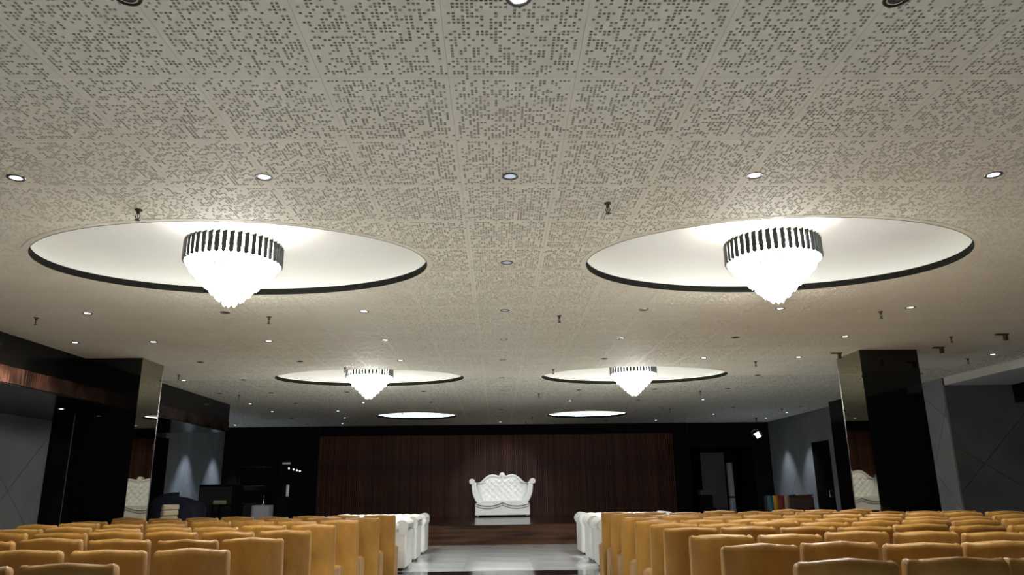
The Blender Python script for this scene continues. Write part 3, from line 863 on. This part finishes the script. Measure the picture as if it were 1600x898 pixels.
# ------------------------------------------------------------------ the carved white loveseat on the stage
def loveseat(x, y, z):
    t = tag(empty('loveseat', (x, y, z)), 'ornate white tufted loveseat with scrolled arms on the stage', 'sofa')
    SXp, SZp = 0.002537, 0.00243
    def c(px, pz): return ((px - 692) * SXp, (718 - pz) * SZp)
    half_out = [(692, 145), (664, 150), (655, 172), (652, 190), (630, 186), (600, 174), (560, 168), (520, 178), (480, 205), (450, 232), (425, 258), (400, 270), (362, 272)]
    outline_l = [c(*p) for p in half_out]
    bottom = c(362, 520)
    outer = outline_l + [(outline_l[-1][0], bottom[1])]
    full = outer + [(-a, b) for a, b in outer[::-1] if abs(a) > 1e-6]
    yb0, yb1 = 0.30, 0.44
    MB().prism(full, yb0, yb1).build('back_frame', M['leather'], t, bevel=0.02)
    # raised border roll following the crest
    cre = [(a, b - 0.03) for a, b in outline_l]
    cre = [p for k, p in enumerate(cre) if k not in (0, 1)]
    cl = [(a, yb0 - .01, b) for a, b in cre]
    MB().tube(cl + [(-a, q, b) for a, q, b in cl[::-1]], 0.038, 10).build('crest_roll', M['leather'], t, smooth=True)
    kn = MB().lathe([(0.001, -.045), (0.05, -.04), (0.085, -.015), (0.09, 0.0), (0.085, .02), (0.001, .03)], 20).build('crest_knob', M['leather'], t, smooth=True)
    kn.location = (0, yb0 - .005, outline_l[0][1] - 0.085); kn.rotation_euler = (PI / 2, 0, 0)
    MB().tube([(0, yb0 - .05, outline_l[0][1] - .16), (0, yb0 - .045, outline_l[0][1] - .235)], [.03, .012], 10).build('crest_drop', M['leather'], t, smooth=True)
    # tufted panel
    inner = [(692, 220), (650, 232), (600, 214), (560, 208), (520, 216), (490, 240), (460, 268), (430, 290), (400, 312)]
    tl = [c(*p) for p in inner]
    def top_at(xx):
        ax = -abs(xx)
        for (xa, za), (xb, zb) in zip(tl[:-1], tl[1:]):
            if xb <= ax <= xa: return za + (zb - za) * (ax - xa) / (xb - xa)
        return tl[-1][1]
    wtop = -tl[-1][0]; zb = c(0, 515)[1]; wbot = (692 - 440) * SXp
    def pan(u, v):
        wv = wbot + (wtop - wbot) * min(1, v * 1.25)
        xx = (u - .5) * 2 * wv
        zz = zb + v * (top_at(xx) - zb)
        p = xx / 0.105; q = (zz - zb) / 0.10
        a, b2 = p + q, p - q
        d = abs(math.sin(PI * a / 1.0 * .5)) * abs(math.sin(PI * b2 * .5))
        dep = 0.045 * d ** 0.55
        ed = min(1, min(u, 1 - u) * 14, min(v + .2, 1 - v) * 9)
        return (xx, yb0 - 0.004 - dep * ed - 0.015 * ed - 0.05 * (1 - v), zz)
    MB().grid(96, 56, pan).build('tufted_panel', M['leather'], t, smooth=True)
    # arms: a swept band, flaring to a scroll
    def arm(s):
        outer_p = [(300, 300), (300, 345), (306, 400), (322, 450), (345, 500), (372, 540)]
        inner_p = [(358, 300), (362, 345), (378, 400), (400, 450), (428, 495), (455, 540)]
        mb = MB()
        poly = [c(*p) for p in outer_p] + [c(*p) for p in inner_p[::-1]]
        poly = [(s * -1 * a if s > 0 else a, b) for a, b in poly]
        if s < 0: poly = poly[::-1]
        mb.prism(poly, -0.30, 0.43)
        o = mb.build('arm', M['leather'], t, bevel=0.02)
        cx_, cz_ = c(303, 262); cx_ = -cx_ if s > 0 else cx_
        sc = MB().tube([(cx_, -0.31, cz_), (cx_, 0.43, cz_)], 0.092, 20).build('scroll', M['leather'], o, bevel=0.015)
        c2 = c(330, 290); x2 = -c2[0] if s > 0 else c2[0]
        MB().cbox(x2 - .085, x2 + .075, -0.295, 0.42, c2[1] - .06, c2[1] + .055, .04).build('scroll_neck', M['leather'], o)
    arm(-1); arm(1)
    # seat cushion
    zs = c(0, 512)[1]
    def seat(u, v):
        xx = (u - .5) * 2 * 0.66; e = min(1, min(u, 1 - u) * 14, min(v + .02, 1.02 - v) * 8)
        return (xx, -0.36 + v * 0.64, zs - 0.05 + 0.055 * e ** .5)
    MB().grid(40, 20, seat).build('seat_cushion', M['leather'], t, smooth=True)
    # base and the two swags
    xb = (692 - 345) * SXp
    MB().cbox(-xb, xb, -0.34, 0.42, c(0, 695)[1], c(0, 545)[1], 0.015).build('base', M['leather'], t)
    def swag_low(u): return 545 + 40 * math.sin(PI * u) ** 0.8 - 12 * u
    for s in (-1, 1):
        mb = MB(); up = []; lo = []
        for k in range(25):
            u = k / 24
            px = 352 + (692 - 352) * u
            up.append(c(px + (90 * (1 - u) ** 2), 512 + 0 * u)); lo.append(c(px, swag_low(u)))
        poly = up + lo[::-1]
        poly = [(s * -1 * a if s > 0 else a, b) for a, b in poly]
        if s < 0: poly = poly[::-1]
        mb.prism(poly, -0.395, -0.30)
        sw = mb.build('front_swag', M['leather'], t, bevel=0.012)
        for dz, yq in ((3, -0.40), (36, -0.345)):
            st = MB(); rp = []
            for k in range(29):
                u = k / 28; px = 356 + (690 - 356) * u
                a, b = c(px, swag_low(u) + dz); a = -a if s > 0 else a
                st.lathe([(0.001, .015), (.010, .009), (.013, 0)], 6, (a, 0, 0))
                for q in range(len(st.v) - 18, len(st.v)):
                    vx, vy, vz = st.v[q]
                    st.v[q] = (vx, yq - vz, b + vy)
            tag(st.build('nailhead_trim', M['stud'], sw), kind='stuff')
        rl = [c(352 + (692 - 352) * k / 16, swag_low(k / 16) + 20) for k in range(17)]
        MB().tube([((-a if s > 0 else a), -0.345, b) for a, b in rl], 0.026, 8).build('swag_piping', M['leather'], t, smooth=True)
    for s in (-1, 1):
        for yy in (-0.27, 0.33):
            ft = MB().lathe([(0.001, 0.0), (0.035, 0.0), (0.06, 0.03), (0.05, 0.058), (0.001, 0.06)], 14).build('foot', M['chrome'], t, smooth=True)
            ft.location = (s * (xb - .08), yy, 0)
loveseat(0.155, 25.12, STZ)

# ------------------------------------------------------------------ left back corner: equipment
M['grille'] = pmat('black_grille_cloth', (0.010, 0.010, 0.011), 0.8)
def speaker(x, y, z0, w, d_, h, label, group=None):
    t = tag(empty('loudspeaker', (x, y, z0)), label, 'loudspeaker', group)
    MB().cbox(-w / 2, w / 2, -d_ / 2, d_ / 2, 0.0, h, 0.015).build('cabinet', M['black'], t)
    MB().cbox(-w / 2 + .04, w / 2 - .04, -d_ / 2 - .012, -d_ / 2 + .001, 0.06, h - .06, 0.006).build('grille', M['grille'], t)
    for s in (-1, 1): MB().tube([(s * (w / 2), -0.08, h * .6), (s * (w / 2 + .03), -0.08, h * .6), (s * (w / 2 + .03), 0.08, h * .6), (s * (w / 2), .08, h * .6)], .01, 6).build('handle', M['black'], t)
speaker(-7.72, 21.6, 0, 0.95, 0.8, 1.54, 'large black speaker cabinet standing beside the spotlit grey wall')

def rack(x, y):
    t = tag(empty('equipment_rack', (x, y, 0)), 'black open equipment rack with glossy shelves beside the speaker cabinet', 'rack')
    for sx in (-.52, .52):
        for sy in (-.25, .25): MB().box(sx - .03, sx + .03, sy - .03, sy + .03, 0, 2.2).build('post', M['black'], t)
    for z in (0.5, 1.02, 1.53, 2.07): MB().cbox(-.55, .55, -.28, .28, z - .025, z, .004).build('shelf', M['blackgloss'], t)
    for z, hh in ((1.53, .4), (1.02, .36)): MB().cbox(-.45, .4, -.2, .2, z, z + hh, .01).build('amplifier', M['black'], t)
rack(-7.18, 23.0)

M['blue_lens'] = emat('cool_lamp_lens', (0.62, 0.76, 1.0), 2.2)
M['white_metal'] = pmat('white_painted_metal', (0.75, 0.77, 0.8), 0.4)
def light_stand(x, y):
    t = tag(empty('light_stand', (x, y, 0)), 'tripod stand with crossbar of small stage lamps beside the slat wall', 'stage light')
    MB().tube([(0, 0, .35), (0, 0, 2.1)], .02, 10).build('pole', M['black'], t)
    MB().tube([(0, 0, 1.2), (0, 0, 1.53)], .045, 12).build('sleeve', M['white_metal'], t)
    for k in range(3):
        a = k * 2.094 + .4
        MB().tube([(0, 0, .55), (.42 * math.cos(a), .42 * math.sin(a), .015)], .014, 8).build('leg', M['black'], t)
    MB().tube([(-.22, 0, 2.1), (.36, 0, 1.97)], .018, 8).build('crossbar', M['black'], t)
    for k, q in enumerate((0.02, 0.16, 0.26, 0.35)):
        z = 2.09 - q * .25
        can = MB().tube([(q - .02, .08, z - .05), (q, -.08, z - .09)], .045, 12).build('lamp_can', M['black'], t)
        MB().tube([(q, -.081, z - .0903), (q + .0002, -.083, z - .0908)], .026, 12).build('lens', M['blue_lens'], can)
    MB().cbox(-.2, .03, -.03, .05, 2.115, 2.17, .01).build('reflector', M['white_metal'], t)
light_stand(-6.2, 22.75)

M['silver'] = pmat('silver_grey_cloth', (0.42, 0.42, 0.46), 0.5, bump=.4, bscale=(20, 20, 6), bdist=.02)
def draped_table(x, y):
    t = tag(empty('draped_table', (x, y, 0)), 'small table under a silver grey cloth beside the lamp stand', 'table')
    mb = MB(); n = 48
    rows = []
    for j in range(9):
        v = j / 8
        for k in range(n):
            a = 2 * PI * k / n
            e = .25
            ca, sa = math.cos(a), math.sin(a)
            amp = 1 + 0.06 * v * math.sin(k * 1.05 * 1.25 * 4)
            rows.append((0.245 * amp * abs(ca) ** e * (1 if ca > 0 else -1), 0.245 * amp * abs(sa) ** e * (1 if sa > 0 else -1), 0.97 - v * .955))
    fs = [(j * n + k, (j + 1) * n + k, (j + 1) * n + (k + 1) % n, j * n + (k + 1) % n) for j in range(8) for k in range(n)] + [tuple(range(n))]
    mb.add(rows, fs); mb.build('tablecloth', M['silver'], t, smooth=True, angle=50)
    MB().box(-.22, .22, -.22, .22, .93, .965).build('table_top', M['black'], t)
    return t
draped_table(-6.55, 21.6)
M['pink'] = pmat('dusty_pink_stem', (0.35, 0.12, 0.16), .5)
v_ = tag(empty('bud_vase', (-6.52, 21.55, .972)), 'slim bud vase with a pink stem on the silver draped table', 'vase')
MB().lathe([(0.001, 0), (.03, 0), (.035, .04), (.012, .11), (.016, .15), (.010, .15), (.008, .10)], 14).build('vase_body', M['chrome'], v_, smooth=True)
MB().tube([(0, 0, .08), (.01, 0, .2), (0, .01, .27)], [.005, .005, .012], 6).build('stem', M['pink'], v_)

M['navy'] = pmat('navy_cover_fabric', (0.005, 0.007, 0.022), .8, bump=.3, bscale=(6, 6, 6), bdist=.03)
def covered_heap(x, y):
    t = tag(empty('covered_equipment', (x, y, 0)), 'dark navy cover over rounded equipment before the spotlit grey wall', 'covered equipment')
    mb = MB()
    def f(u, v):
        a = 2 * PI * u
        r = 1.0 if v < .6 else math.cos((v - .6) / .4 * PI / 2) ** .7
        n = noise.noise(Vector((math.cos(a) * 2, math.sin(a) * 2, v * 3)))
        ca, sa = math.cos(a), math.sin(a)
        h = (v / .6 * .9 if v < .6 else .9 + .32 * math.sin((v - .6) / .4 * PI / 2))
        return (.62 * r * abs(ca) ** .5 * (1 if ca > 0 else -1) * (1 + .05 * n), .45 * r * abs(sa) ** .5 * (1 if sa > 0 else -1) * (1 + .05 * n), h + .03 * n * v + .02 + (-.1 * ca * v))
    mb.grid(40, 24, f); mb.build('fabric_cover', M['navy'], t, smooth=True)
    MB().cbox(-.55, .55, -.38, .38, 0, .1, .02).build('trolley_base', M['black'], t)
covered_heap(-7.85, 19.1)
M['cream'] = pmat('cream_upholstery', (0.30, 0.25, 0.165), .6)
def low_table(x, y):
    t = tag(empty('side_table', (x, y, 0)), 'black side table between navy cover and speaker cabinet', 'table')
    MB().cbox(-.42, .3, -.3, .3, .98, 1.02, .01).build('table_top', M['black'], t)
    for sx in (-.36, .24):
        for sy in (-.25, .25): MB().box(sx - .02, sx + .02, sy - .02, sy + .02, 0, .98).build('leg', M['black'], t)
low_table(-7.05, 20.45)
cz = tag(empty('cream_cushion', (-7.28, 20.3, 1.02)), 'cream bolster cushion lying on the black side table', 'cushion')
MB().tube([(-.17, 0, .055), (-.15, 0, .055), (.15, 0, .055), (.17, 0, .055)], [.03, .055, .055, .03], 14).build('bolster', M['cream'], cz, smooth=True, angle=50)
MB().tube([(-.172, 0, .055), (-.168, 0, .055)], .012, 8).build('button', M['brass'], cz)

def cream_chair(x, y, rz):
    t = tag(empty('lounge_chair', (x, y, 0), rz), 'cream upholstered chair with ribbed back beyond the copper side pillar', 'chair')
    for k in range(6):
        z = .52 + k * .10; yy = -.19 - .05 * k / 5
        MB().cbox(-.2, .2, yy - .04, yy + .03, z, z + .097, .02).build('back_rib', M['cream'], t)
    MB().cbox(-.22, .22, -.18, .26, .38, .50, .03).build('seat', M['cream'], t)
    for sx in (-.19, .19):
        for sy in (-.16, .22): MB().box(sx - .02, sx + .02, sy - .02, sy + .02, 0, .40).build('leg', M['black'], t)
cream_chair(-6.05, 13.9, 1.25)

# ------------------------------------------------------------------ right back corner
M['brownfab'] = pmat('dark_brown_upholstery', (0.035, 0.016, 0.012), .6)
STR = [('teal', (0.012, 0.09, 0.12)), ('yellow', (0.30, 0.16, 0.008)), ('red', (0.15, 0.006, 0.009)), ('beige', (0.22, 0.165, 0.11))]
for n, c in STR: M['stripe_' + n] = pmat('throw_%s_wool' % n, c, .85, bump=.2, bscale=(80, 80, 80))
def couch(x, y):
    t = tag(empty('couch', (x, y, 0)), 'dark brown couch by the grey wall and black door', 'sofa')
    MB().cbox(-.62, .62, -.42, .42, .08, .45, .03).build('seat_base', M['brownfab'], t)
    MB().cbox(-.62, .62, -.45, -.22, .08, 1.07, .05).build('backrest', M['brownfab'], t)
    for s in (-1, 1): MB().cbox(s * .66 - .09, s * .66 + .09, -.44, .42, .08, .66, .04).build('armrest', M['brownfab'], t)
    for sx in (-.6, .6):
        for sy in (-.36, .36): MB().box(sx - .03, sx + .03, sy - .03, sy + .03, 0, .09).build('foot', M['black'], t)
    th = tag(empty('striped_throw', (x - .30, y, 0)), 'teal, yellow, red and beige striped throw over the couch back', 'blanket')
    for k, (n, c) in enumerate(STR):
        a = -.31 + k * .145; b = a + .143
        mb = MB(); prof = [(-.463, .42), (-.464, .75), (-.462, 1.03), (-.445, 1.075), (-.40, 1.083), (-.27, 1.083), (-.215, 1.07), (-.208, .9), (-.207, .7)]
        nn = len(prof)
        vs = [(a, p, q) for p, q in prof] + [(b, p, q) for p, q in prof]
        mb.add(vs, [(i, i + nn, i + nn + 1, i + 1)[::-1] for i in range(nn - 1)])
        o = mb.build('stripe', M['stripe_' + n], th, smooth=True)
        md = o.modifiers.new('thick', 'SOLIDIFY'); md.thickness = .008; md.offset = 1
    # folded second throw
    t2 = tag(empty('folded_throw', (x + .38, y, 0)), 'bunched patterned throw lying along the couch back top', 'blanket')
    for k, n in enumerate(('teal', 'yellow', 'red')):
        w_ = (.10, .16, .16)[k]; a = (-.33, -.10, .07)[k]
        MB().cbox(a, a + w_, -.46, -.22, 1.071, 1.098, .01).build('fold', M['stripe_' + n], t2)
couch(7.62, 20.3)

# service passage behind the opening in the back wall
M['palepanel'] = pmat('dull_grey_board', (0.055, 0.05, 0.047), .7)
M['paleroll'] = pmat('pale_lilac_plastic', (0.20, 0.195, 0.21), .6)
wp = tag(MB().box(6.3, 9.3, YB + 2.2, YB + 2.4, 0, 2.62).build('wall_passage', M['black']), 'dark end wall of the service passage', kind='structure')
for a in (6.45, 8.85): MB().box(a, a + .1, YB + .3, YB + 2.2, 0, 2.62).build('passage_side', M['black'], wp)
MB().box(6.45, 8.95, YB + .3, YB + 2.2, 2.62, 2.7).build('passage_ceiling', M['black'], wp)
pb = tag(empty('leaning_board', (7.6, YB + 1.0, 0)), 'tall dull grey board standing in the dark service passage', 'board')
MB().cbox(-.42, .42, -.02, .02, .35, 2.5, .006).build('board_face', M['palepanel'], pb)
for s in (-1, 1): MB().box(s * .35 - .03, s * .35 + .03, -.2, .2, 0, .36).build('foot', M['black'], pb)
pr = tag(empty('rolled_backdrop', (8.02, YB + 0.45, 0)), 'pale rolled backdrop tube standing upright in the service passage', 'roll')
MB().lathe([(0.001, 0), (.105, 0), (.105, 2.1), (.09, 2.12), (.001, 2.11)], 20).build('roll_body', M['paleroll'], pr, smooth=True, angle=50)
MB().lathe([(.106, .95), (.112, .96), (.112, 1.0), (.106, 1.01)], 20).build('strap', M['black'], pr)
for k in range(4):
    b = tag(empty('storage_tray', (7.12, YB + 0.5, .62 + k * .15)), 'shallow grey storage tray stacked in the service passage, %s from bottom' % ORD[k], 'tray', 'stacked trays')
    MB().cbox(-.2, .2, -.15, .15, 0, .02, .004).build('bottom', M['palepanel'], b)
    for s in (-1, 1): MB().box(-.2, .2, s * .15 - .008, s * .15 + .008, .0, .148).build('side', M['palepanel'] if k == 3 else M['black'], b)
crt = tag(empty('black_crate', (7.12, YB + .5, 0)), 'black crate under the grey trays in the service passage', 'crate')
MB().cbox(-.3, .3, -.2, .2, 0, .6, .01).build('crate_body', M['black'], crt)
MB().cbox(-.31, .31, -.21, .21, .6, .62, .006).build('lid', M['blackgloss'], crt)

# floodlight by the door wall
M['flood'] = emat('flood_panel', (0.86, 0.92, 1.0), 2.4)
fl = tag(empty('flood_light', (8.35, 24.0, 2.90)), 'white LED floodlight with barn doors hung on a yoke from the ceiling', 'stage light')
MB().cbox(-.10, .10, -.02, .06, -.10, .10, .012).build('housing', M['black'], fl)
MB().box(-.09, .09, -.026, -.02, -.09, .09).build('light_panel', M['flood'], fl)
for s in (-1, 1): MB().tube([(s * .112, 0.02, 0), (s * .112, .02, .16), (0, .02, .2)], .008, 6).build('yoke', M['chrome'], fl)
fl.rotation_euler = (0, math.radians(-28), 0)
dp = tag(empty('drop_pipe', (8.37, 24.02, 3.08)), 'thin black pipe carrying the floodlight from the ceiling', 'pipe')
MB().tube([(0, 0, .02), (0, 0, .378)], .012, 8).build('tube', M['black'], dp)
MB().lathe([(0.001, .378), (.05, .378), (.05, .365), (.001, .36)], 14).build('ceiling_plate', M['black'], dp)
for s in (-1, 1): MB().box(s * .115 - .002, s * .115 + .002, -.16, -.02, -.08, .08).build('barn_door', M['black'], fl)
fd = bpy.data.lights.new('flood_beam', 'SPOT'); fd.energy = 40; fd.color = (0.75, 0.85, 1.0); fd.spot_size = math.radians(75); fd.spot_blend = .7; fd.shadow_soft_size = .08
fo = bpy.data.objects.new('flood_beam', fd); col.objects.link(fo); fo.parent = fl; fo.location = (0, -.06, 0); fo.rotation_euler = (math.radians(60), 0, 0)
